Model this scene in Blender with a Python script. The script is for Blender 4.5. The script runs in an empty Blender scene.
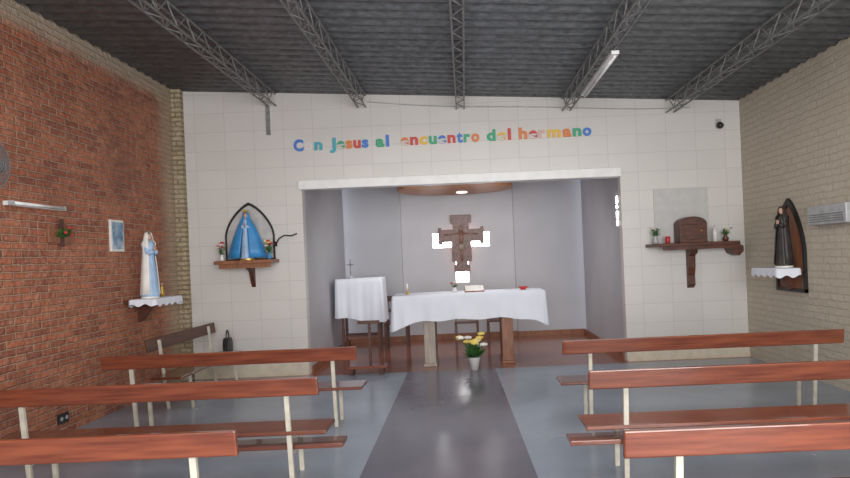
import bpy, bmesh, math, random
from mathutils import Matrix, Vector
random.seed(7)
C = bpy.context.scene.collection
try:
    bpy.context.scene.view_settings.view_transform = 'Standard'
except Exception: pass

# ---------------------------------------------------------------- materials
def _new(name):
    m = bpy.data.materials.new(name); m.use_nodes = True
    nt = m.node_tree; b = nt.nodes['Principled BSDF']
    return m, nt, b
def mat(name, col, rough=0.5, metal=0.0, nscale=8.0, var=0.15, bump=0.0, stretch=(1,1,1), emis=None, coat=0.0, col2=None, rvar=0):
    m, nt, b = _new(name)
    N, L = nt.nodes, nt.links
    b.inputs['Roughness'].default_value = rough
    b.inputs['Metallic'].default_value = metal
    b.inputs['Coat Weight'].default_value = coat
    tc = N.new('ShaderNodeTexCoord'); mp = N.new('ShaderNodeMapping')
    mp.inputs['Scale'].default_value = stretch
    L.new(tc.outputs['Object'], mp.inputs['Vector'])
    no = N.new('ShaderNodeTexNoise'); no.inputs['Scale'].default_value = nscale
    no.inputs['Detail'].default_value = 5
    L.new(mp.outputs['Vector'], no.inputs['Vector'])
    cr = N.new('ShaderNodeValToRGB')
    c2 = col2 if col2 else tuple(min(1, c*(1+var)) for c in col)
    c1 = tuple(c*(1-var) for c in col) if not col2 else col
    cr.color_ramp.elements[0].color = (*c1, 1); cr.color_ramp.elements[1].color = (*c2, 1)
    cr.color_ramp.elements[0].position = 0.35; cr.color_ramp.elements[1].position = 0.65
    L.new(no.outputs['Fac'], cr.inputs['Fac']); L.new(cr.outputs['Color'], b.inputs['Base Color'])
    if rvar:
        mr = N.new('ShaderNodeMapRange'); mr.inputs[1].default_value=.3; mr.inputs[2].default_value=.7
        mr.inputs[3].default_value=rough-rvar; mr.inputs[4].default_value=rough+rvar
        L.new(no.outputs['Fac'], mr.inputs[0]); L.new(mr.outputs[0], b.inputs['Roughness'])
    if bump:
        bp = N.new('ShaderNodeBump'); bp.inputs['Strength'].default_value = bump; bp.inputs['Distance'].default_value = 0.01
        L.new(no.outputs['Fac'], bp.inputs['Height']); L.new(bp.outputs['Normal'], b.inputs['Normal'])
    if emis:
        b.inputs['Emission Color'].default_value = (*emis[0], 1); b.inputs['Emission Strength'].default_value = emis[1]
    return m
def brick_mat(name, plane, c1, c2, mortar, bw, bh, ms, offset=0.5, rough=0.8, bump=0.6, noisec=None, nmix=0.4, band=None, edge=None, nscale=2.5, dist=.012, stain=None, patch=.45):
    m, nt, b = _new(name); N, L = nt.nodes, nt.links
    tc = N.new('ShaderNodeTexCoord'); sp = N.new('ShaderNodeSeparateXYZ'); cb = N.new('ShaderNodeCombineXYZ')
    L.new(tc.outputs['Object'], sp.inputs[0])
    if plane == 'xy':
        L.new(sp.outputs['X'], cb.inputs['X']); L.new(sp.outputs['Y'], cb.inputs['Y'])
    else:
        L.new(sp.outputs[plane.upper()], cb.inputs['X']); L.new(sp.outputs['Z'], cb.inputs['Y'])
    nd = N.new('ShaderNodeTexNoise'); nd.inputs['Scale'].default_value = 9; nd.inputs['Detail'].default_value = 3
    L.new(tc.outputs['Object'], nd.inputs['Vector'])
    vm = N.new('ShaderNodeVectorMath'); vm.operation = 'MULTIPLY_ADD'
    dist = dist if offset else 0.0
    vm.inputs[1].default_value = (dist*2, dist, 0)
    L.new(nd.outputs['Color'], vm.inputs[0]); L.new(cb.outputs[0], vm.inputs[2])
    br = N.new('ShaderNodeTexBrick'); br.offset = offset
    br.inputs['Scale'].default_value = 1; br.inputs['Brick Width'].default_value = bw; br.inputs['Row Height'].default_value = bh
    br.inputs['Mortar Size'].default_value = ms; br.inputs['Mortar Smooth'].default_value = 0.6
    br.inputs['Color1'].default_value = (*c1, 1); br.inputs['Color2'].default_value = (*c2, 1); br.inputs['Mortar'].default_value = (*mortar, 1)
    L.new(vm.outputs[0], br.inputs['Vector'])
    out = br.outputs['Color']
    def mixc(fac, colr, src):
        mx = N.new('ShaderNodeMix'); mx.data_type = 'RGBA'
        L.new(fac, mx.inputs[0]); L.new(src, mx.inputs[6]); mx.inputs[7].default_value = (*colr, 1)
        return mx.outputs[2]
    def rng_(src, a, b_, c, d):
        r = N.new('ShaderNodeMapRange'); r.inputs[1].default_value=a; r.inputs[2].default_value=b_; r.inputs[3].default_value=c; r.inputs[4].default_value=d
        L.new(src, r.inputs[0]); return r.outputs[0]
    no = N.new('ShaderNodeTexNoise'); no.inputs['Scale'].default_value = nscale; no.inputs['Detail'].default_value = 8
    no.inputs['Roughness'].default_value = 0.7
    L.new(tc.outputs['Object'], no.inputs['Vector'])
    if noisec: out = mixc(rng_(no.outputs['Fac'], .45, .7, 0, nmix), noisec, out)
    if stain:
        n4 = N.new('ShaderNodeTexNoise'); n4.inputs['Scale'].default_value = 14; n4.inputs['Detail'].default_value = 8; n4.inputs['Roughness'].default_value = .8
        L.new(tc.outputs['Object'], n4.inputs['Vector'])
        out = mixc(rng_(n4.outputs['Fac'], .52, .72, 0, .7), stain[0], out)
        out = mixc(rng_(n4.outputs['Fac'], .48, .3, 0, .7), stain[1], out)
        n5 = N.new('ShaderNodeTexNoise'); n5.inputs['Scale'].default_value = .9; n5.inputs['Detail'].default_value = 4
        L.new(tc.outputs['Object'], n5.inputs['Vector'])
        out = mixc(rng_(n5.outputs['Fac'], .5, .7, 0, patch), stain[1], out)
    for q in (band, edge):
        if not q: continue
        ax, lo, hi, colr = q
        ad = N.new('ShaderNodeMath'); ad.operation = 'MULTIPLY_ADD'; ad.inputs[1].default_value = 0.25
        L.new(no.outputs['Fac'], ad.inputs[0]); L.new(sp.outputs[ax], ad.inputs[2])
        out = mixc(rng_(ad.outputs[0], lo, hi, 0, .75), colr, out)
    L.new(out, b.inputs['Base Color']); b.inputs['Roughness'].default_value = rough
    inv = N.new('ShaderNodeMath'); inv.operation = 'MULTIPLY_ADD'; inv.inputs[1].default_value = -1; inv.inputs[2].default_value = 1
    L.new(br.outputs['Fac'], inv.inputs[0])
    ad = N.new('ShaderNodeMath'); ad.operation = 'MULTIPLY_ADD'; ad.inputs[1].default_value = 1.4 if offset else 0.0
    n3 = N.new('ShaderNodeTexNoise'); n3.inputs['Scale'].default_value = 20; n3.inputs['Detail'].default_value = 6
    L.new(tc.outputs['Object'], n3.inputs['Vector'])
    L.new(n3.outputs['Fac'], ad.inputs[0]); L.new(inv.outputs[0], ad.inputs[2])
    bp = N.new('ShaderNodeBump'); bp.inputs['Strength'].default_value = bump; bp.inputs['Distance'].default_value = 0.02
    L.new(ad.outputs[0], bp.inputs['Height']); L.new(bp.outputs['Normal'], b.inputs['Normal'])
    return m

M_brickL = brick_mat('red_brick', 'y', (.47,.15,.075), (.25,.08,.048), (.42,.25,.17), .24, .068, .011,
    noisec=(.58,.25,.14), nmix=.65, band=('Z', 3.98, 4.12, (.52,.45,.35)), edge=('Y', 8.65, 9.0, (.50,.41,.29)), bump=.9,
    stain=((.60,.38,.27),(.16,.06,.042)), dist=.02, patch=.45)
M_brickR = brick_mat('painted_brick', 'y', (.56,.50,.405), (.53,.47,.38), (.475,.42,.335), .24, .08, .009,
    noisec=(.49,.43,.345), nmix=.5, bump=.45, dist=.035, stain=((.61,.56,.46),(.44,.385,.30)), patch=.3)
M_tile = brick_mat('wall_tile', 'x', (.665,.64,.61), (.635,.61,.58), (.47,.45,.43), .42, .27, .0035, offset=0.0, rough=.38, bump=.2,
    noisec=(.60,.57,.545), nmix=.4)
M_pillar = brick_mat('rough_pillar', 'x', (.46,.37,.23), (.37,.29,.18), (.30,.24,.15), .2, .068, .012, noisec=(.55,.5,.38), bump=1.0, stain=((.6,.54,.42),(.22,.16,.1)))
M_brown_tile = brick_mat('brown_floor_tile', 'xy', (.31,.11,.065), (.26,.09,.055), (.14,.06,.045), .3, .3, .004, offset=0.0, rough=.16, bump=.05)
M_floor = mat('grey_cement', (.245,.29,.36), .22, nscale=1.0, bump=.04, rvar=.07, col2=(.31,.355,.425))
M_runner = mat('dark_runner', (.115,.108,.14), .22, nscale=1.5, bump=.03, rvar=.04, col2=(.145,.135,.17))
M_alcove = mat('grey_paint', (.46,.46,.495), .6, nscale=1.2, var=.05)
M_niche = mat('pale_paint', (.53,.53,.56), .6, nscale=1.2, var=.05)
M_white = mat('white_paint', (.8,.8,.79), .4, var=.04)
M_cream = mat('cream_paint', (.66,.60,.48), .5, var=.08)
M_bench = mat('varnished_wood', (.14,.034,.018), .2, nscale=5, stretch=(.5,7,7), coat=.7, col2=(.26,.07,.032))
M_seat = mat('seat_wood', (.09,.026,.014), .25, nscale=5, stretch=(.5,7,7), coat=.5, col2=(.17,.05,.026))
M_darkwood = mat('dark_wood', (.06,.02,.012), .45, nscale=6, stretch=(1,5,5), col2=(.12,.04,.022))
M_midwood = mat('brown_wood', (.2,.075,.035), .45, nscale=6, stretch=(4,4,.7), col2=(.32,.13,.065))
M_palewood = mat('worn_wood', (.30,.25,.21), .5, nscale=6, stretch=(4,4,.7), col2=(.44,.38,.33))
M_frame = mat('beige_enamel', (.58,.54,.45), .4, nscale=12, var=.12)
M_cloth = mat('white_cloth', (.77,.80,.88), .85, nscale=3, var=.03)
M_truss = mat('grey_steel_paint', (.24,.24,.24), .5, metal=.2, nscale=15, var=.25)
M_black = mat('black_plastic', (.02,.02,.022), .4)
M_grey = mat('grey_plastic', (.42,.43,.44), .4)
M_fan = mat('fan_grey', (.16,.16,.165), .4)
M_iron = mat('dark_iron', (.03,.028,.028), .45, metal=.5)
M_skin = mat('painted_skin', (.6,.36,.26), .5, var=.05)
M_blue = mat('sky_blue_paint', (.04,.25,.56), .45, var=.12)
M_paleblue = mat('pale_blue_paint', (.38,.54,.75), .45, var=.1)
M_statwhite = mat('ivory_paint', (.78,.75,.71), .45, var=.06)
M_gold = mat('gold_paint', (.6,.38,.08), .35, metal=.6)
M_leaf = mat('leaf_green', (.05,.16,.04), .5, var=.3)
M_yellow = mat('yellow_petal', (.85,.66,.16), .5)
M_red = mat('red_petal', (.55,.04,.04), .5)
M_pink = mat('pink_petal', (.75,.3,.35), .5)
M_wpetal = mat('white_petal', (.82,.8,.75), .5)
M_backing = mat('pale_backing', (.5,.49,.48), .6)
M_win = mat('frosted_daylight_glass', (.9,.9,.9), .3, emis=((1,1,1), 12.0))
M_lamp = mat('lamp_diffuser', (.9,.9,.88), .3, emis=((1,.96,.9), 1.2))
M_tube = mat('unlit_tube', (.85,.86,.86), .25)
M_canopy = mat('honey_wood', (.34,.12,.04), .45, nscale=4, stretch=(.6,5,5), col2=(.5,.2,.07))

def ceil_mat():
    m, nt, b = _new('aluminised_roof'); N, L = nt.nodes, nt.links
    tc = N.new('ShaderNodeTexCoord'); mp = N.new('ShaderNodeMapping'); mp.inputs['Scale'].default_value = (2.2, 5, 1)
    L.new(tc.outputs['Object'], mp.inputs[0])
    no = N.new('ShaderNodeTexNoise'); no.inputs['Scale'].default_value = 5; no.inputs['Detail'].default_value = 7; no.inputs['Roughness'].default_value = .7
    L.new(mp.outputs[0], no.inputs['Vector'])
    cr = N.new('ShaderNodeValToRGB'); cr.color_ramp.elements[0].color = (.105,.112,.12,1); cr.color_ramp.elements[1].color = (.25,.265,.28,1)
    cr.color_ramp.elements[0].position = .36; cr.color_ramp.elements[1].position = .7
    L.new(no.outputs['Fac'], cr.inputs[0]); L.new(cr.outputs[0], b.inputs['Base Color'])
    b.inputs['Roughness'].default_value = .4; b.inputs['Metallic'].default_value = .25
    bp = N.new('ShaderNodeBump'); bp.inputs['Strength'].default_value = .25; bp.inputs['Distance'].default_value = .02
    L.new(no.outputs['Fac'], bp.inputs['Height']); L.new(bp.outputs[0], b.inputs['Normal'])
    return m
M_ceil = ceil_mat()

# ---------------------------------------------------------------- builder
class B:
    def __init__(s): s.bm = bmesh.new()
    def box(s, x0,x1,y0,y1,z0,z1):
        v = [s.bm.verts.new(p) for p in ((x0,y0,z0),(x1,y0,z0),(x1,y1,z0),(x0,y1,z0),(x0,y0,z1),(x1,y0,z1),(x1,y1,z1),(x0,y1,z1))]
        for f in ((0,3,2,1),(4,5,6,7),(0,1,5,4),(1,2,6,5),(2,3,7,6),(3,0,4,7)): s.bm.faces.new([v[i] for i in f])
        return s
    def prism(s, pts, a0, a1, axis='y'):
        def P(p, a): return (p[0], a, p[1]) if axis == 'y' else ((a, p[0], p[1]) if axis == 'x' else (p[0], p[1], a))
        A = [s.bm.verts.new(P(p, a0)) for p in pts]; D = [s.bm.verts.new(P(p, a1)) for p in pts]
        n = len(pts); s.bm.faces.new(A); s.bm.faces.new(D[::-1])
        for i in range(n): s.bm.faces.new((A[i], D[i], D[(i+1)%n], A[(i+1)%n]))
        return s
    def beam(s, p0, p1, w, d):
        p0, p1 = Vector(p0), Vector(p1); z = (p1-p0).normalized()
        x = Vector((1,0,0)) if abs(z.x) < .9 else Vector((0,1,0))
        y = z.cross(x).normalized(); x = y.cross(z).normalized()
        v = []
        for p in (p0, p1):
            for a, b_ in ((-1,-1),(1,-1),(1,1),(-1,1)): v.append(s.bm.verts.new(p + x*a*w/2 + y*b_*d/2))
        for f in ((0,3,2,1),(4,5,6,7),(0,1,5,4),(1,2,6,5),(2,3,7,6),(3,0,4,7)): s.bm.faces.new([v[i] for i in f])
        return s
    def cyl(s, p0, p1, r0, r1=None, n=12):
        r1 = r0 if r1 is None else r1
        p0, p1 = Vector(p0), Vector(p1); z = (p1-p0).normalized()
        x = Vector((1,0,0)) if abs(z.x) < .9 else Vector((0,1,0))
        y = z.cross(x).normalized(); x = y.cross(z)
        A = [s.bm.verts.new(p0 + (x*math.cos(t)+y*math.sin(t))*r0) for t in [2*math.pi*i/n for i in range(n)]]
        D = [s.bm.verts.new(p1 + (x*math.cos(t)+y*math.sin(t))*r1) for t in [2*math.pi*i/n for i in range(n)]]
        s.bm.faces.new(A[::-1]); s.bm.faces.new(D)
        for i in range(n): s.bm.faces.new((A[i], A[(i+1)%n], D[(i+1)%n], D[i]))
        return s
    def tube(s, pts, r, n=8):
        for a, b_ in zip(pts[:-1], pts[1:]): s.cyl(a, b_, r, n=n)
        return s
    def sph(s, c, r, sc=(1,1,1), sub=2):
        bmesh.ops.create_icosphere(s.bm, subdivisions=sub, radius=r, matrix=Matrix.Translation(c) @ Matrix.Diagonal((*sc, 1)))
        return s
    def lathe(s, prof, c=(0,0,0), n=32, sc=(1,1), rip=0, nr=9, cap=True, a0=0, a1=2*math.pi):
        full = abs(a1-a0-2*math.pi) < 1e-6
        rings = []; m = n if full else n+1
        for r, z in prof:
            ring = []
            for i in range(m):
                t = a0 + (a1-a0)*i/n
                rr = r*(1+rip*math.sin(nr*t+ z*3))
                ring.append(s.bm.verts.new((c[0]+rr*math.cos(t)*sc[0], c[1]+rr*math.sin(t)*sc[1], c[2]+z)))
            rings.append(ring)
        for A, D in zip(rings[:-1], rings[1:]):
            for i in range(n):
                j = (i+1) % m
                s.bm.faces.new((A[i], A[j], D[j], D[i]))
        if cap and full:
            s.bm.faces.new(rings[0][::-1]); s.bm.faces.new(rings[-1])
        return s
    def leaf(s, base, d, L, w):
        base, d = Vector(base), Vector(d).normalized(); side = d.cross(Vector((0,0,1)))
        if side.length < .1: side = Vector((1,0,0))
        side.normalize(); up = side.cross(d)
        v = [s.bm.verts.new(p) for p in (base, base+d*L*.5+side*w/2+up*w*.2, base+d*L, base+d*L*.5-side*w/2+up*w*.2)]
        s.bm.faces.new(v); return s
    def obj(s, name, m, parent=None, smooth=False, bevel=0, solid=0, loc=None):
        bmesh.ops.recalc_face_normals(s.bm, faces=s.bm.faces)
        me = bpy.data.meshes.new(name); s.bm.to_mesh(me); s.bm.free()
        me.materials.append(m)
        if smooth:
            for p in me.polygons: p.use_smooth = True
        o = bpy.data.objects.new(name, me); C.objects.link(o)
        if parent: o.parent = parent
        if loc: o.location = loc
        if solid:
            sm = o.modifiers.new('solid', 'SOLIDIFY'); sm.thickness = solid
        if bevel:
            bv = o.modifiers.new('bevel', 'BEVEL'); bv.width = bevel; bv.segments = 2; bv.limit_method = 'ANGLE'
        return o
def thing(name, loc, label, cat, rotz=0, group=None):
    e = bpy.data.objects.new(name, None); e.empty_display_size = .1; C.objects.link(e)
    e.location = loc; e.rotation_euler = (0,0,rotz); e['label'] = label; e['category'] = cat
    if group: e['group'] = group
    return e
def tag(o, label, cat, group=None):
    o['label'] = label; o['category'] = cat
    if group: o['group'] = group
    return o
def struct(o): o['kind'] = 'structure'; return o

XL, XR, YB = -4.06, 4.0, 9.14
def cz(x): return 3.89 - .058*x
Y0 = -2.0
# ---------------------------------------------------------------- room
struct(B().box(XL-.2, XR+.2, Y0, YB-.12, -.1, 0).obj('floor', M_floor))
struct(B().box(XL-.2, XR+.2, YB-.12, 12.8, -.1, 0).obj('floor_alcove', M_brown_tile))
struct(B().box(XL-.2, XL, Y0, YB+.15, 0, cz(XL)+.02).obj('wall_left', M_brickL))
struct(B().box(XR, XR+.2, Y0, YB+.15, 0, cz(XR)+.02).obj('wall_right', M_brickR))
b = B()
b.prism([(XL,0),(-2.29,0),(-2.29,cz(-2.29)),(XL,cz(XL))], YB, YB+.15)
b.prism([(2.26,0),(XR,0),(XR,cz(XR)),(2.26,cz(2.26))], YB, YB+.15)
b.prism([(-2.29,2.72),(2.26,2.72),(2.26,cz(2.26)),(-2.29,cz(-2.29))], YB, YB+.15)
struct(b.obj('wall_back', M_tile))
b = B(); n = 560; prev = None
for i in range(n+1):
    y = Y0 + (YB+.15-Y0)*i/n; dz = .026*math.sin(y*2*math.pi/.2)
    row = [b.bm.verts.new((x, y, cz(x)+.03+dz)) for x in (XL-.2, 0, XR+.2)]
    if prev:
        for k in (0,1): b.bm.faces.new((prev[k], prev[k+1], row[k+1], row[k]))
    prev = row
o = b.obj('ceiling', M_ceil, smooth=True, solid=.01); struct(o)
struct(B().box(-2.4, -2.29, YB+.15, 12.2, 0, 3.2).obj('wall_alcove_left', M_alcove))
struct(B().box(2.26, 2.37, YB+.15, 12.2, 0, 3.2).obj('wall_alcove_right', M_alcove))
b = B(); b.box(-2.4,-1.22,12.4,12.65,0,3.2); b.box(.97,2.37,12.4,12.65,0,3.2)
struct(b.obj('wall_alcove_back', M_alcove))
b = B(); y0, y1 = 12.5, 12.65
b.box(-1.22,-.62,y0,y1,0,3.2); b.box(.49,.97,y0,y1,0,3.2)
for xa, xb in ((-.62,-.19),(.06,.49)):
    b.box(xa,xb,y0,y1,0,1.78); b.box(xa,xb,y0,y1,2.06,3.2)
b.box(-.19,.06,y0,y1,0,1.09); b.box(-.19,.06,y0,y1,2.27,3.2)
struct(b.obj('wall_niche', M_niche))
b = B(); b.box(-.64,.51,12.60,12.62,1.76,2.08); b.box(-.21,.08,12.595,12.625,1.07,2.29)
struct(b.obj('window_1', M_win))
struct(B().box(-2.4,2.37,YB+.15,12.65,3.2,3.3).obj('ceiling_alcove', M_white))
b = B()
for za,zb in ((1.96,2.03),(2.06,2.16),(2.21,2.25),(2.28,2.38)): b.box(2.25,2.262,9.35,9.42,za,zb)
struct(b.obj('window_2', M_win))
struct(B().box(-2.33,2.27,YB-.05,YB+.16,2.64,2.77).obj('trim_1', M_white, bevel=.008))
struct(B().box(XL,XL+.13,YB-.1,YB,0,cz(XL)).obj('trim_2', M_pillar))
struct(B().box(2.28,XR,YB-.02,YB,0,.17).obj('baseboard_back', M_cream))
struct(B().box(XL+.15,-2.3,YB-.02,YB,0,.17).obj('baseboard_left', M_cream))
b = B(); b.box(-2.29,-1.22,12.38,12.4,0,.1); b.box(.97,2.26,12.38,12.4,0,.1); b.box(-1.22,.97,12.48,12.5,0,.1)
b.box(-2.29,-2.27,9.3,12.38,0,.1); b.box(2.24,2.26,9.3,12.38,0,.1)
struct(b.obj('baseboard_alcove', M_midwood))
tag(B().prism([(-.80,Y0),(.59,Y0),(.36,9.0),(-.87,9.0)],0,.004,'z').obj('aisle_runner', M_runner), 'long dark purplish-grey runner down the centre aisle', 'carpet')

# ---------------------------------------------------------------- roof trusses
def truss_parts(par):
    ya, yb = Y0, YB; w, h = .11, .17
    b = B()
    for x in (-w/2, w/2):
        for z in (0, h): b.beam((x,ya,z),(x,yb,z),.016,.016)
    b.obj('chord', M_truss, par)
    b = B(); p = .2; n = int((yb-ya)/p)
    for i in range(n):
        y = ya+i*p; a, c = (0,h) if i%2==0 else (h,0)
        for x in (-w/2, w/2): b.cyl((x,y,a),(x,y+p,c),.0065,n=6)
        xa = -w/2 if i%2==0 else w/2
        b.cyl((xa,y,0),(-xa,y+p,0),.0065,n=6)
    b.obj('lattice', M_truss, par)
first = None
for x in (-2.66,-1.38,.02,1.53,3.01):
    z = cz(x) - .19
    if not first:
        first = thing('roof_truss',(x,0,z),'grey painted steel lattice truss under the metal roof','beam',group='roof trusses')
        truss_parts(first); kids = list(first.children)
    else:
        e = first.copy(); e.location = (x,0,z); C.objects.link(e)
        for k in kids:
            c = k.copy(); c.parent = e; C.objects.link(c)

# ---------------------------------------------------------------- benches
def bench(x0, x1, y, label, low=False, group='chapel benches', bm_=None, sm_=None):
    bm_ = bm_ or M_bench; sm_ = sm_ or M_seat
    L = x1-x0; e = thing('bench', ((x0+x1)/2, y, 0), label, 'bench', group=group)
    bk = B(); bk.prism([(-.015,.655),(.018,.65),(0,.785),(-.034,.785)], -L/2, L/2, 'x'); bk.obj('backrest', bm_, e, bevel=.008)
    B().box(-L/2-.02, L/2+.03, .035, .38, .36, .39).obj('seat', sm_, e, bevel=.008)
    if low: B().box(-L/2-.12, L/2+.13, .12, .32, .235, .27).obj('lower_shelf', sm_, e, bevel=.006)
    for sx in (-L/2+.26, L/2-.24):
        b = B()
        b.beam((sx,.10,0),(sx,.018,.76),.035,.028)
        b.beam((sx,.38,0),(sx,.35,.36),.035,.028)
        b.box(sx-.016,sx+.016,.07,.37,.33,.36)
        if low: b.box(sx-.016,sx+.016,.09,.37,.205,.235)
        b.obj('leg_frame', M_frame, e, bevel=.003)
    return e
lb = 'varnished red-brown plank bench on beige metal legs'
ll = 'varnished red-brown plank bench with a lower plank shelf'
bench(-3.57,-1.17,3.19,lb); bench(-3.49,-1.085,4.57,ll,True); bench(-3.5,-1.07,6.1,lb)
bench(.68,3.3,2.9,lb); bench(.805,3.42,4.37,ll,True,sm_=M_bench); bench(.86,3.45,5.9,lb)
e = bench(-.95,.95,0,'dark wooden bench standing along the brick wall', bm_=M_darkwood)
e.location = (-3.55,8.02,0); e.rotation_euler = (0,0,-math.pi/2); e.scale = (1,1,1.04)
e = thing('handbag',(-3.34,8.88,.408),'small dark leather bag standing on the end of the wall bench','bag')
B().prism([(-.07,0),(.07,0),(.08,.12),(.05,.20),(-.05,.20),(-.08,.12)],-.05,.05,'x').obj('body',M_black,e,bevel=.02)
pts=[(0,.05*math.cos(t),.19+.11*math.sin(t)) for t in [math.pi*i/8 for i in range(9)]]
B().tube(pts,.010).obj('handle',M_black,e)

# ---------------------------------------------------------------- drapes
def rrect(w, d, r=.03, n=26):
    P = []
    cs = [(w/2-r,-d/2+r,-90),(w/2-r,d/2-r,0),(-w/2+r,d/2-r,90),(-w/2+r,-d/2+r,180)]
    for i,(cx,cy,a) in enumerate(cs):
        for k in range(7):
            t = math.radians(a+90*k/6); P.append((cx+r*math.cos(t), cy+r*math.sin(t), math.cos(t), math.sin(t)))
        t = math.radians(a+90); nx, ny = math.cos(t), math.sin(t)
        c2 = cs[(i+1)%4]; p0 = (cx+r*nx, cy+r*ny); p1 = (c2[0]+r*nx, c2[1]+r*ny)
        for k in range(1,n): P.append((p0[0]+(p1[0]-p0[0])*k/n, p0[1]+(p1[1]-p0[1])*k/n, nx, ny))
    return P
def drape(w, d, zt, drop, amp=.02, fr=16, n=26):
    b = B(); P = rrect(w,d,n=n); K = 10; rings = []
    for k in range(K+1):
        f = k/K; ring = []
        for x,y,nx,ny in P:
            q = (x*ny - y*nx)
            off = .008 + amp*f*(1.1+math.sin(q*fr)+.5*math.sin(q*fr*2.3+1)) if k else 0
            ring.append(b.bm.verts.new((x+nx*off, y+ny*off, zt - f*drop(x,y,nx,ny))))
        rings.append(ring)
    b.bm.faces.new(rings[0])
    m = len(P)
    for A,D in zip(rings[:-1],rings[1:]):
        for i in range(m): b.bm.faces.new((A[i],A[(i+1)%m],D[(i+1)%m],D[i]))
    return b
alt = thing('altar_table',(.03,9.72,0),'wooden altar table draped with a white cloth','table')
B().box(-1.1,1.1,-.38,.38,.99,1.04).obj('table_top',M_midwood,alt)
for sx,m_ in ((-.60,M_palewood),(.55,M_midwood)):
    b = B(); b.box(sx-.085,sx+.085,-.30,.30,0.03,.95); b.box(sx-.10,sx+.10,-.34,.34,0,.04); b.obj('leg',m_,alt,bevel=.006)
B().box(-.95,.95,-.32,.32,.93,.99).obj('apron',M_midwood,alt)
cl = thing('altar_cloth',(.03,9.72,1.04),'white cloth with soft folds spread over the altar','tablecloth')
def dr(x,y,nx,ny):
    q = abs(x)/1.13
    return .37 + .15*q**5 + .012*math.sin(x*11)
drape(2.24,.82,.012,dr,.018,15,60).obj('cloth_sheet',M_cloth,cl,smooth=True)
ZA = 1.054
e = thing('candle',(-.90,9.75,ZA),'slim white candle in a brass holder on the altar','candle')
B().lathe([(.04,0),(.04,.01),(.012,.02),(.012,.05),(.03,.06)],n=16).obj('holder',M_gold,e,smooth=True)
B().cyl((0,0,.06),(0,0,.16),.011).obj('wax',M_wpetal,e,smooth=True)
def bouquet(e, z, R, H, cols, nl=22, nf=3, lw=.03, fr=.018):
    b = B()
    for i in range(nl):
        t = random.uniform(0,2*math.pi); el = random.uniform(.15,1.3)
        d = (math.cos(t)*math.cos(el), math.sin(t)*math.cos(el), math.sin(el))
        b.leaf((0,0,z),d,random.uniform(.6,1)*(R*math.cos(el)+H*math.sin(el))*.9,lw)
    stems = []
    for m_ in cols:
        for _ in range(nf):
            t = random.uniform(0,2*math.pi); rr = R*random.uniform(.2,1)
            p = (rr*math.cos(t), rr*math.sin(t), z+H*random.uniform(.5,1)); stems.append((m_,p)); b.cyl((0,0,z),p,.003,n=5)
    b.obj('foliage',M_leaf,e)
    for m_,p in stems:
        bb = B()
        for k in range(6):
            t = k*math.pi/3; bb.sph((p[0]+fr*.8*math.cos(t),p[1]+fr*.8*math.sin(t),p[2]),fr*.6,(1,1,.8),1)
        bb.sph(p,fr*.7,(1,1,1),1); bb.obj('bloom',m_,e,smooth=True)
e = thing('flower_vase',(-.18,9.85,ZA),'small vase of red and white flowers on the altar','flowers')
B().lathe([(.03,0),(.04,.02),(.025,.05),(.03,.07)],n=16).obj('vase',M_white,e,smooth=True)
bouquet(e,.06,.09,.09,(M_red,M_wpetal,M_leaf),14,2,.02,.016)
e = thing('open_book',(.12,9.68,ZA),'open book on a low wooden stand on the altar','book')
B().prism([(-.1,0),(.1,0),(.1,.07),(.09,.07),(-.1,.015)],-.15,.15,'x').obj('stand',M_midwood,e)
B().prism([(-.09,.02),(.09,.075),(.087,.092),(-.093,.037)],-.14,.14,'x').obj('pages',M_wpetal,e)
e = thing('small_bowl',(.86,9.7,ZA),'small dark red bowl on the altar cloth','bowl')
B().lathe([(.03,0),(.07,.04),(.075,.05),(.065,.045),(.02,.012)],n=20).obj('bowl_body',M_red,e,smooth=True)
e = thing('potted_flowers',(.07,8.95,.004),'white flowerpot with yellow and white flowers before the altar','plant')
B().lathe([(.05,0),(.085,.17),(.095,.18),(.08,.18),(.07,.15)],n=24).obj('pot',M_white,e,smooth=True)
bouquet(e,.16,.20,.33,(M_yellow,M_wpetal,M_yellow),70,5,.05,.042)

le = thing('lectern',(-1.80,10.95,0),'tall wooden side stand covered with a white cloth','stand')
B().box(-.36,.36,-.22,.22,1.25,1.29).obj('top',M_midwood,le)
for sx in (-.3,.3):
    for sy in (-.17,.17): B().box(sx-.02,sx+.02,sy-.02,sy+.02,0,1.25).obj('leg',M_darkwood,le)
b = B(); b.box(-.3,.3,-.185,-.155,.3,.34); b.box(-.3,.3,.155,.185,.3,.34); b.obj('rail',M_darkwood,le)
cl = thing('lectern_cloth',(-1.80,10.95,1.29),'white cloth hanging over the side stand','tablecloth')
drape(.78,.48,.01,lambda x,y,nx,ny:.70+.02*math.sin(x*9)+.05*(x/.4),.016,21).obj('cloth_sheet',M_cloth,cl,smooth=True)
e = thing('standing_crucifix',(-1.96,10.9,1.303),'small thin pale metal cross standing on the side stand','cross')
B().lathe([(.05,0),(.05,.01),(.015,.03),(.01,.06)],n=16).obj('base',M_grey,e,smooth=True)
b=B(); b.box(-.012,.012,-.008,.008,.05,.32); b.box(-.055,.055,-.008,.008,.22,.244); b.obj('cross_bars',M_truss,e)

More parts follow.
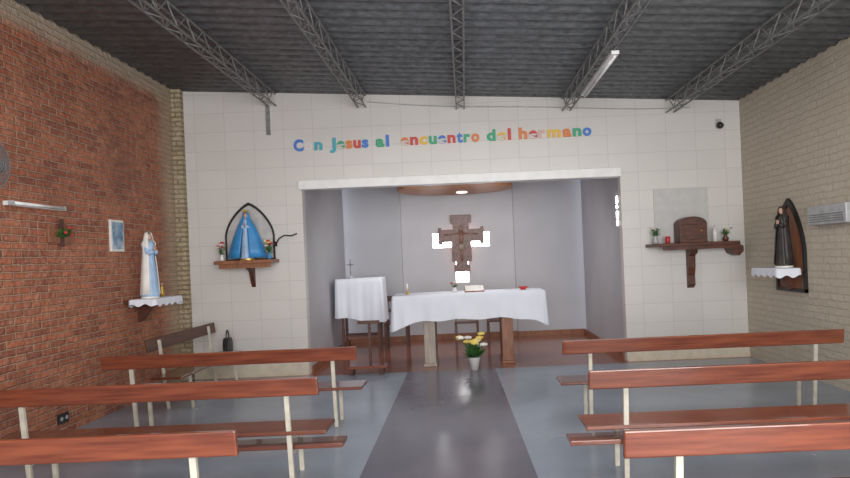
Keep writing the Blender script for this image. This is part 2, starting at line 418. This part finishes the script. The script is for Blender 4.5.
def chair(x,y,rot,label):
    e = thing('wooden_chair',(x,y,0),label,'chair',rotz=rot)
    B().box(-.21,.21,-.21,.21,.43,.46).obj('seat',M_darkwood,e,bevel=.006)
    for sx in (-.19,.19):
        B().box(sx-.02,sx+.02,-.2,-.16,0,.43).obj('leg',M_darkwood,e)
        B().beam((sx,.18,0),(sx,.2,.43),.04,.04).obj('leg',M_darkwood,e)
    b=B()
    for sx in (-.19,.19): b.beam((sx,.19,.46),(sx,.26,.92),.035,.035)
    b.prism([(.235,.82),(.262,.82),(.272,.92),(.245,.92)],-.19,.19,'x'); b.prism([(.21,.62),(.235,.62),(.242,.68),(.217,.68)],-.19,.19,'x')
    b.obj('backrest',M_darkwood,e)
chair(-1.28,11.6,0,'dark wooden chair beside the draped side stand')
chair(-.02,11.3,0,'dark wooden chair behind the altar')
chair(.55,11.35,0,'dark wooden chair behind the altar')
e = thing('kneeler',(-1.42,9.0,0),'low reddish wooden kneeler standing on the floor','kneeler')
b=B(); b.box(-.27,.27,-.12,.12,.09,.13); b.obj('kneeling_board',M_bench,e,bevel=.005)
for sx in (-.22,.2): B().box(sx-.02,sx+.02,-.11,.11,0,.09).obj('foot',M_darkwood,e)
B().box(.0,.035,.08,.115,.13,.72).obj('post',M_darkwood,e)
B().prism([(.03,.70),(.13,.70),(.13,.74),(.03,.74)],-.14,.16,'x').obj('rest',M_darkwood,e)

e = thing('wooden_canopy',(-.13,11.1,2.75),'round varnished wooden canopy fixed under the alcove ceiling','canopy')
b=B(); b.lathe([(.97,0),(1.0,.02),(1.0,.45),(.3,.452)],n=64,sc=(1,.9)); b.obj('canopy_disc',M_canopy,e)
B().lathe([(.08,-.025),(.1,-.02),(.1,0.005),(.02,.006)],c=(.12,.35,0),n=24).obj('lamp_shade',M_lamp,e,smooth=True)
e = thing('painted_crucifix',(-.06,12.36,1.30),'painted wooden crucifix hung before the cross-shaped window','crucifix')
pts=[(-.15,0),(.15,0),(.15,.12),(.11,.14),(.11,.2),(.19,.2),(.19,.58),(.36,.58),(.36,.53),(.44,.53),(.44,.86),(.38,.86),(.38,.82),(.15,.82),(.15,.94),(.2,.94),(.2,1.10),(-.2,1.10),(-.2,.94),(-.15,.94),(-.15,.82),(-.38,.82),(-.38,.86),(-.44,.86),(-.44,.53),(-.36,.53),(-.36,.58),(-.19,.58),(-.19,.2),(-.11,.2),(-.11,.14),(-.15,.14)]
B().prism(pts,0,.04).obj('cross_board',mat('painted_icon_wood',(.05,.017,.014),.4,nscale=16,col2=(.19,.07,.045)),e,bevel=.005)
B().box(-.02,.02,.04,.138,1.0,1.04).obj('hanger',M_iron,e)
b=B(); b.sph((0,-.005,.84),.045,(1,.35,1.2)); b.cyl((0,-.002,.79),(0,-.002,.5),.05,.036); b.cyl((0,-.002,.5),(0,-.002,.2),.04,.02)
b.cyl((-.03,-.002,.74),(-.32,-.002,.72),.018,.013); b.cyl((.03,-.002,.74),(.32,-.002,.72),.018,.013)
for v in b.bm.verts: v.co.y = v.co.y*.4
b.obj('corpus',mat('painted_corpus',(.22,.11,.075),.5),e,smooth=True)
B().lathe([(.055,.0),(.06,.08),(.05,.12)],c=(0,-.004,.42),n=14,sc=(1,.35)).obj('loincloth',mat('painted_linen',(.3,.24,.19)),e,smooth=True)

# ---------------------------------------------------------------- letters
cols = {'b':(.06,.20,.60),'r':(.60,.06,.05),'g':(.05,.38,.2),'y':(.78,.48,.07),'w':(.72,.68,.64),'o':(.70,.22,.06),'t':(.07,.38,.46),'p':(.66,.44,.36)}
LM = {k:mat('letter_'+k,v,.5,var=.04) for k,v in cols.items()}
cn = {'b':'blue','r':'red','g':'green','y':'yellow','w':'white','o':'orange','t':'teal','p':'pale pink'}
words = [('Con',293,323,'bwt'),('Jesus',329,369,'tgorb'),('al',375,390,'gb'),('encuentro',400,480,'orygbrbgo'),('del',486,512,'gyr'),('hermano',518,592,'orpyogb')]
wt = {'m':1.6,'l':.5,'t':.75,'r':.8,'C':1.2,'s':.9,'J':.9}
for w,xa,xb,cc in words:
    tot = sum(wt.get(c,1) for c in w); cur = xa
    for i,ch in enumerate(w):
        sl = (xb-xa)*wt.get(ch,1)/tot
        cu = bpy.data.curves.new('t','FONT'); cu.body = ch; cu.size = .215; cu.extrude = .010; cu.offset = .009
        to = bpy.data.objects.new('t',cu); C.objects.link(to); bpy.context.view_layer.update()
        me = bpy.data.meshes.new_from_object(to.evaluated_get(bpy.context.evaluated_depsgraph_get()))
        bpy.data.objects.remove(to)
        xs = [v.co.x for v in me.vertices]; mnx, mxx = min(xs), max(xs); wd = mxx-mnx
        tgt = min(wd*1.25, sl/70*.86); s_ = tgt/wd
        for v in me.vertices:
            x,y,z = v.co; v.co = ((x-(mnx+mxx)/2)*s_, -z, y)
        me.materials.clear(); me.materials.append(LM[cc[i]]); me.name = 'wall_letter'
        px = cur + sl*.5; cur += sl; dx = px-465; X = (dx + 118*.042)/70
        o = bpy.data.objects.new('wall_letter',me); C.objects.link(o)
        o.location = (X, YB-.011, 3.20 + .012*(X+2.4))
        tag(o, f'{cn[cc[i]]} cut-out letter {ch} fixed on the tiled wall','letter','coloured letters of the wall sentence')

# ---------------------------------------------------------------- statues
def figure(e, h, robe, mantle, skin=M_skin, halo=False, wide=1.0, cloak=False):
    B().lathe([(.17*h,0),(.175*h,.02*h),(.15*h,.2*h),(.125*h,.45*h),(.095*h,.6*h),(.105*h,.72*h),(.10*h,.80*h),(.06*h,.845*h),(.032*h,.87*h)],n=40,sc=(wide,.75),rip=.05,nr=11).obj('robe',robe,e,smooth=True)
    if cloak:
        g=math.radians(14)
        pr=[(.42*h,.02*h),(.36*h,.2*h),(.285*h,.45*h),(.205*h,.65*h),(.145*h,.78*h),(.098*h,.86*h),(.078*h,.92*h),(.058*h,.985*h),(.015*h,1.005*h)]; sc=(1,.52)
    else:
        g=math.radians(38)
        pr=[(.21*h*wide,.03*h),(.19*h*wide,.2*h),(.165*h*wide,.45*h),(.14*h*wide,.62*h),(.135*h*wide,.76*h),(.115*h,.82*h),(.078*h,.87*h),(.072*h,.93*h),(.055*h,.985*h),(.015*h,1.005*h)]; sc=(1,.85)
    B().lathe(pr,n=40,sc=sc,rip=.02,nr=8,cap=False,a0=-math.pi/2+g,a1=1.5*math.pi-g).obj('mantle',mantle,e,smooth=True,solid=.008)
    b=B(); b.sph((0,-.015*h,.925*h),.05*h,(.85,.95,1.2)); b.sph((0,-.062*h,.92*h),.010*h,(.7,1,1.3),1)
    b.cyl((0,0,.85*h),(0,0,.9*h),.025*h); b.obj('head',skin,e,smooth=True)
    b=B()
    for sx in (-1,1): b.sph((sx*.018*h,-.058*h,.935*h),.006*h,(1,.6,.6),1)
    b.obj('eye',M_black,e)
    b=B(); b.sph((0,0,.945*h),.053*h,(.98,.85,1.1)); b.obj('hair',M_darkwood,e,smooth=True)
    if halo:
        b=B(); b.lathe([(.05*h,0),(.058*h,.02*h),(.05*h,.035*h)],c=(0,0,.99*h),n=20); 
        for i in range(8):
            t=i*math.pi/4; b.cyl((.05*h*math.cos(t),.05*h*math.sin(t),1.02*h),(.065*h*math.cos(t),.065*h*math.sin(t),1.07*h),.008*h,.002*h,6)
        b.obj('crown',M_gold,e)
    b=B()
    for sx in (-1,1):
        b.cyl((sx*.085*h*wide,0,.79*h),(sx*.10*h*wide,-.06*h,.66*h),.032*h,.036*h); b.cyl((sx*.10*h*wide,-.06*h,.66*h),(sx*.022*h,-.125*h,.70*h),.036*h,.028*h)
    b.obj('sleeve',robe,e,smooth=True)
    b=B()
    for sx in (-1,1):
        b.sph((sx*.012*h,-.13*h,.72*h),.018*h,(.6,.8,1.3),1)
        for k in range(4): b.cyl((sx*.008*h,(-.118-.009*k)*h,.735*h),(sx*.004*h,(-.115-.009*k)*h,(.775-.004*abs(k-1.5))*h),.0045*h,n=6)
        b.cyl((sx*.014*h,-.12*h,.725*h),(sx*.01*h,-.108*h,.755*h),.005*h,n=6)
    b.obj('hand',skin,e,smooth=True)
    B().lathe([(.19*h*wide,-.03*h),(.19*h*wide,-.0*h)],n=28,sc=(1,.8)).obj('pedestal',M_gold if halo else M_statwhite,e)

def ogive(w,h,n=14):
    pts=[(-w/2,0)]; hs=h*.42
    for i in range(n+1):
        t=i/n
        pts.append((-w/2 + (w/2)*(t**1.6), hs + (h-hs)*(1-(1-t)**1.25)))
    return pts+[(-x,z) for x,z in pts[::-1]][1:]
def arch_frame(e,w,h,d,back,fm,bar=.022):
    P=ogive(w,h)
    b=B()
    Q=[(x*(w-2*bar)/w, bar+z*(h-3*bar)/h) for x,z in P]
    for i in range(len(P)-1):
        a,c,a2,c2=P[i],P[i+1],Q[i],Q[i+1]
        f,g=[[b.bm.verts.new((q[0],yy,q[1])) for q in (a,c,c2,a2)] for yy in (0,-d)]
        b.bm.faces.new(f); b.bm.faces.new(g[::-1])
        for k in range(4): b.bm.faces.new((f[k],g[k],g[(k+1)%4],f[(k+1)%4]))
    b.box(-w/2,w/2,-d,0,0,bar)
    b.obj('arch_frame',fm,e)
    B().prism(Q,-.012,-.002).obj('back_panel',back,e)

SX,SZ=-3.03,1.67
sh=thing('wall_shelf',(SX,YB,SZ-.05),'brown wooden wall shelf with a curved bracket below','shelf')
B().box(-.42,.38,-.36,0,0,.05).obj('board',M_midwood,sh,bevel=.006)
B().box(-.36,.34,-.33,-.30,-.06,0).obj('apron',M_midwood,sh)
B().prism([(-.02,0),(-.26,0),(-.2,-.07),(-.1,-.12),(-.06,-.22),(-.0,-.34),(0,0)],-.03,.03,'x').obj('bracket',M_darkwood,sh,bevel=.004)
e=thing('shrine_arch',(SX-.02,YB,SZ),'dark pointed-arch shrine frame standing on the wall shelf','shrine')
arch_frame(e,.70,.82,.035,M_backing,M_iron,.020)
e=thing('virgin_statue',(SX-.01,YB-.19,SZ+.020),'small crowned statue in a wide sky-blue cloak on the shelf','statue')
figure(e,.65,M_paleblue,M_blue,halo=True,wide=.8,cloak=True)
for dx,dy,cs in ((-.345,-.25,(M_wpetal,M_pink,M_red)),(.32,-.27,(M_yellow,M_red,M_wpetal))):
    e=thing('flower_vase',(SX+dx,YB+dy,SZ),'small vase of mixed artificial flowers on the shrine shelf','flowers')
    B().lathe([(.02,0),(.03,.03),(.018,.07),(.025,.09)],n=14).obj('vase',M_white if dx<0 else M_blue,e,smooth=True)
    bouquet(e,.08,.055,.20,cs,22,3,.022,.024)
e=thing('wall_sconce',(-2.57,YB,1.93),'thin wrought iron bracket curling out from the wall','bracket')
pts=[(-.12,-.01,-.05),(-.06,-.04,.03),(.02,-.06,.07),(.12,-.06,.06),(.2,-.05,.09)]
B().tube(pts,.009).obj('arm',M_iron,e); B().box(-.14,-.10,-.02,0,-.08,-.01).obj('wall_plate',M_iron,e)

sh=thing('wall_shelf',(3.2,YB,1.61),'long dark wooden wall shelf with a tall bracket','shelf')
B().box(-.62,.60,-.32,0,0,.045).obj('board',M_darkwood,sh,bevel=.005)
B().box(-.45,.62,-.29,-.26,-.05,0).obj('apron',M_darkwood,sh)
B().prism([(-.0,0),(-.24,0),(-.20,-.1),(-.11,-.14),(-.10,-.3),(-.06,-.42),(-.07,-.55),(0,-.6)],-.05,.05,'x').obj('bracket',M_darkwood,sh,bevel=.005)
B().prism([(.45,-.02),(.66,-.02),(.66,-.1),(.6,-.16),(.52,-.12),(.5,-.06)],-.28,-.02,'y').obj('side_scroll',M_darkwood,sh)
tag(B().box(2.72,3.49,YB-.02,YB,1.66,2.44).obj('wall_panel',mat('grey_panel',(.53,.52,.51),.6,var=.05),bevel=.003),'pale grey rectangular panel on the tiled wall behind the tabernacle','panel')
e=thing('tabernacle',(3.17,YB-.17,1.655),'dark wooden tabernacle box with a curved lid','tabernacle')
P=[(-.19,0),(.19,0),(.19,.26)]+[(.19*math.cos(t),.26+.10*math.sin(t)) for t in [math.pi*i/14 for i in range(1,14)]]+[(-.19,.26)]
B().prism(P,-.13,.13).obj('case',M_darkwood,e,bevel=.006)
B().box(-.13,.13,-.142,-.13,.04,.25).obj('door',M_darkwood,e,bevel=.004)
B().sph((.10,-.15,.16),.012).obj('knob',M_gold,e)
e=thing('flower_vase',(2.68,YB-.16,1.655),'small vase of greenery and pale flowers on the shelf','flowers')
B().lathe([(.03,0),(.04,.04),(.022,.09),(.03,.11)],n=14).obj('vase',M_grey,e,smooth=True)
bouquet(e,.1,.08,.18,(M_wpetal,M_leaf),18,2,.026,.018)
e=thing('candle',(2.84,YB-.2,1.655),'short red votive candle glass on the shelf','candle')
B().lathe([(.03,0),(.035,.1),(.03,.1),(.025,.01)],n=16).obj('glass',M_red,e,smooth=True)
e=thing('candle',(3.5,YB-.2,1.655),'white candle in a glass on the shelf','candle')
B().cyl((0,0,0),(0,0,.2),.03).obj('wax',M_wpetal,e,smooth=True)
B().cyl((0,0,.2),(0,0,.225),.003).obj('wick',M_black,e)
e=thing('flower_vase',(3.66,YB-.17,1.655),'dark vase with dried leaves on the shelf','flowers')
B().lathe([(.03,0),(.045,.04),(.02,.08),(.03,.1)],n=14).obj('vase',M_darkwood,e,smooth=True)
bouquet(e,.09,.09,.10,(M_yellow,M_leaf),20,2,.022,.014)

def side_shelf(x,y,z,dirx,label,w=.70,d=.38,m=M_darkwood,br=.26):
    s=thing('wall_shelf',(x,y,z),label,'shelf',rotz=math.pi/2 if dirx>0 else -math.pi/2)
    B().box(-w/2,w/2,-d,0,-.04,0).obj('board',m,s,bevel=.005)
    B().prism([(0,-.04),(-d*.8,-.04),(-d*.4,-.13),(-.06,-br),(0,-br-.03)],-.03,.03,'x').obj('bracket',m,s)
    c=thing('shelf_doily',(x,y,z),'white lace-edged cloth on the wall shelf','cloth',rotz=s.rotation_euler[2])
    bb=drape(w+.02,d-.06,.006,lambda xx,yy,nx,ny:.085+.015*math.sin(xx*40)+.015*math.sin(yy*40),.003,40)
    bb.obj('cloth_sheet',M_cloth,c,smooth=True,loc=(0,-d/2-.036,0))
side_shelf(XL,7.92,1.24,1,'small wall shelf with white lace cloth on the brick wall')
e=thing('virgin_statue',(-3.84,7.78,1.272),'white statue with pale blue robe and mantle on a lace shelf','statue',rotz=math.radians(70))
figure(e,.78,M_paleblue,M_statwhite,wide=.74)
e=thing('small_figurine',(-3.86,8.12,1.246),'little white and gold figurine beside the larger statue','figurine',rotz=math.radians(60))
B().lathe([(.035,0),(.03,.06),(.018,.11),(.02,.13),(.008,.145)],n=18,rip=.05).obj('robe',M_gold,e,smooth=True)
B().sph((0,0,.16),.02).obj('head',M_skin,e,smooth=True)
side_shelf(XR,7.85,1.29,-1,'wall shelf with white lace cloth on the painted brick wall',w=.66,d=.34)
e=thing('shrine_arch',(XR,7.84,1.0),'dark wooden pointed-arch backboard fixed to the painted brick','shrine',rotz=-math.pi/2)
arch_frame(e,.70,1.14,.035,M_midwood,M_iron,bar=.04)
M_dk=mat('dark_robe',(.022,.018,.02),.5,col2=(.05,.04,.036))
e=thing('saint_statue',(3.87,7.78,1.32),'dark robed statue standing on the lace-covered shelf','statue',rotz=math.radians(-60))
figure(e,.72,M_dk,M_dk,wide=.8)

e=thing('framed_picture',(XL,7.46,1.82),'small framed blue and white picture on the brick wall','picture')
B().box(0,.025,-.14,.14,0,.37).obj('frame',M_statwhite,e,bevel=.004)
B().box(.024,.030,-.115,.115,.03,.34).obj('print',mat('blue_print',(.06,.18,.34),.4,nscale=9,col2=(.5,.6,.68)),e)
e=thing('wall_planter',(XL,6.42,1.88),'wooden wall plaque holding small green sprigs','planter')
B().box(0,.03,-.2,.2,.02,.16).obj('plaque',M_midwood,e,bevel=.005)
B().box(.03,.035,-.03,.03,-.02,.26).obj('upright',M_darkwood,e)
b=B()
for i in range(26):
    t=random.uniform(-1.3,1.3); b.leaf((.035,random.uniform(-.07,.07),.07),(.5,math.sin(t),math.cos(t)*.9),random.uniform(.08,.17),.03)
b.obj('foliage',M_leaf,e)
for p in ((.09,.03,.17),(.1,-.05,.12),(.08,.08,.1)): B().sph(p,.018,sub=1).obj('bloom',M_red,e,smooth=True)
e=thing('wall_lamp',(XL,6.02,2.22),'white fluorescent tube fitting on the brick wall','lamp')
B().box(0,.06,-.37,.37,0,.04).obj('housing',M_white,e,bevel=.004)
B().cyl((.085,-.36,.02),(.085,.36,.02),.014).obj('tube',M_tube,e,smooth=True)
b=B(); b.box(.05,.1,-.375,-.36,0,.04); b.box(.05,.1,.36,.375,0,.04); b.obj('end_cap',M_grey,e)
e=thing('wall_fan',(XL,4.99,2.35),'grey wall-mounted fan with wire guard','fan')
B().box(0,.05,-.06,.06,-.08,.1).obj('base',M_fan,e,bevel=.01)
B().cyl((.04,0,0),(.26,0,.13),.018).obj('arm',M_fan,e)
B().cyl((.22,0,.15),(.36,0,.13),.06,.05,n=20).obj('motor_housing',M_fan,e,smooth=True)
b=B()
for rr in (.04,.07,.10,.13,.16,.2):
    pts=[(.45-.05*(rr/.2)**2,rr*math.cos(t),.13+rr*math.sin(t)) for t in [2*math.pi*i/28 for i in range(29)]]; b.tube(pts,.003 if rr<.2 else .006,5)
for i in range(30):
    t=2*math.pi*i/30; b.cyl((.45,.03*math.cos(t),.13+.03*math.sin(t)),(.40,.2*math.cos(t),.13+.2*math.sin(t)),.002,n=5)
    b.cyl((.40,.2*math.cos(t),.13+.2*math.sin(t)),(.33,.05*math.cos(t),.13+.05*math.sin(t)),.002,n=5)
b.obj('guard',M_fan,e)
for i in range(3):
    t=2*math.pi*i/3; b=B()
    ca=lambda r,a:(.385+.02*math.sin(a*3),r*math.cos(t+a),.13+r*math.sin(t+a))
    v=[b.bm.verts.new(ca(r,a)) for r,a in ((.03,-.3),(.17,-.35),(.18,.0),(.17,.35),(.03,.3))]; b.bm.faces.new(v)
    b.obj('blade',M_fan,e,solid=.003)
e=thing('wall_socket',(XL,6.35,.11),'dark electrical socket low on the brick wall','socket')
B().box(0,.02,-.08,.08,0,.1).obj('plate',M_black,e,bevel=.004)
b=B()
for yy in (-.04,.04): b.cyl((.02,yy,.05),(.024,yy,.05),.02)
b.obj('outlet',M_grey,e)

e=thing('wall_heater',(XR,6.9,1.78),'grey-white wall unit with horizontal slats','heater')
B().box(-.10,0,-.37,.37,0,.21).obj('casing',M_grey,e,bevel=.012)
b=B()
for k in range(4): b.box(-.106,-.099,-.33,.33,.03+k*.025,.04+k*.025)
b.obj('grille',M_truss,e)
e=thing('security_camera',(3.69,YB,3.27),'small dark dome camera mounted on the tiled wall','camera')
B().box(-.04,.04,-.02,0,0,.13).obj('mount',M_grey,e,bevel=.004)
B().sph((0,-.07,.03),.05).obj('dome',M_black,e,smooth=True)
B().cyl((0,-.02,.08),(0,-.07,.05),.02).obj('arm',M_grey,e)
e=thing('ceiling_lamp',(1.60,7.3,cz(1.53)-.195),'white fluorescent batten hung under a roof truss','lamp')
B().box(-.04,.04,-.85,.85,-.035,.003).obj('housing',M_white,e,bevel=.004)
B().cyl((0,-.82,-.052),(0,.82,-.052),.014).obj('tube',M_tube,e,smooth=True)
tag(B().box(-2.75,-2.70,YB-.04,YB+.02,3.44,3.86).obj('steel_bracket',M_truss,bevel=.003),'grey steel bracket under the truss end on the wall','bracket')
pts=[]
for i in range(41):
    t=i/40; x=-1.3+t*4.6; pts.append((x,YB-.012,cz(x)-.11-.05*math.sin(t*math.pi)-.015*math.sin(t*9)))
tag(B().tube(pts,.008,6).obj('electric_cable',M_grey),'thin pale cable strung along the top of the wall','cable')

# ---------------------------------------------------------------- lights
def area(name,loc,rot,sx,sy,en,col=(1,1,1)):
    l=bpy.data.lights.new(name,'AREA'); l.shape='RECTANGLE'; l.size=sx; l.size_y=sy; l.energy=en; l.color=col
    o=bpy.data.objects.new(name,l); C.objects.link(o); o.location=loc; o.rotation_euler=rot; return o
area('daylight_front',(.8,-1.8,2.1),(math.radians(90),0,math.radians(6)),6.0,3.2,560,(1,.98,.95))
area('roof_fill',(0,5.5,3.5),(0,0,0),5,5,75,(1,.98,.96))  # added fill lamp hung inside the room; the roof above is closed
area('alcove_daylight',(.0,10.0,2.55),(math.radians(30),0,0),2.2,.8,26,(1,.99,.98))
w=bpy.data.worlds.new('World'); bpy.context.scene.world=w; w.use_nodes=True
bg=w.node_tree.nodes['Background']; bg.inputs[0].default_value=(.82,.9,1,1); bg.inputs[1].default_value=1.4

# ---------------------------------------------------------------- camera
cam=bpy.data.cameras.new('camera'); co=bpy.data.objects.new('camera',cam); C.objects.link(co)
cam.sensor_width=36; cam.lens=640/850*36; cam.shift_x=-40/850; cam.shift_y=17/850; cam.clip_start=.05
co.matrix_world=Matrix.Translation((0,0,1.6)) @ Matrix.Rotation(math.radians(90),4,'X') @ Matrix.Rotation(math.radians(-2.4),4,'Z')
bpy.context.scene.camera=co
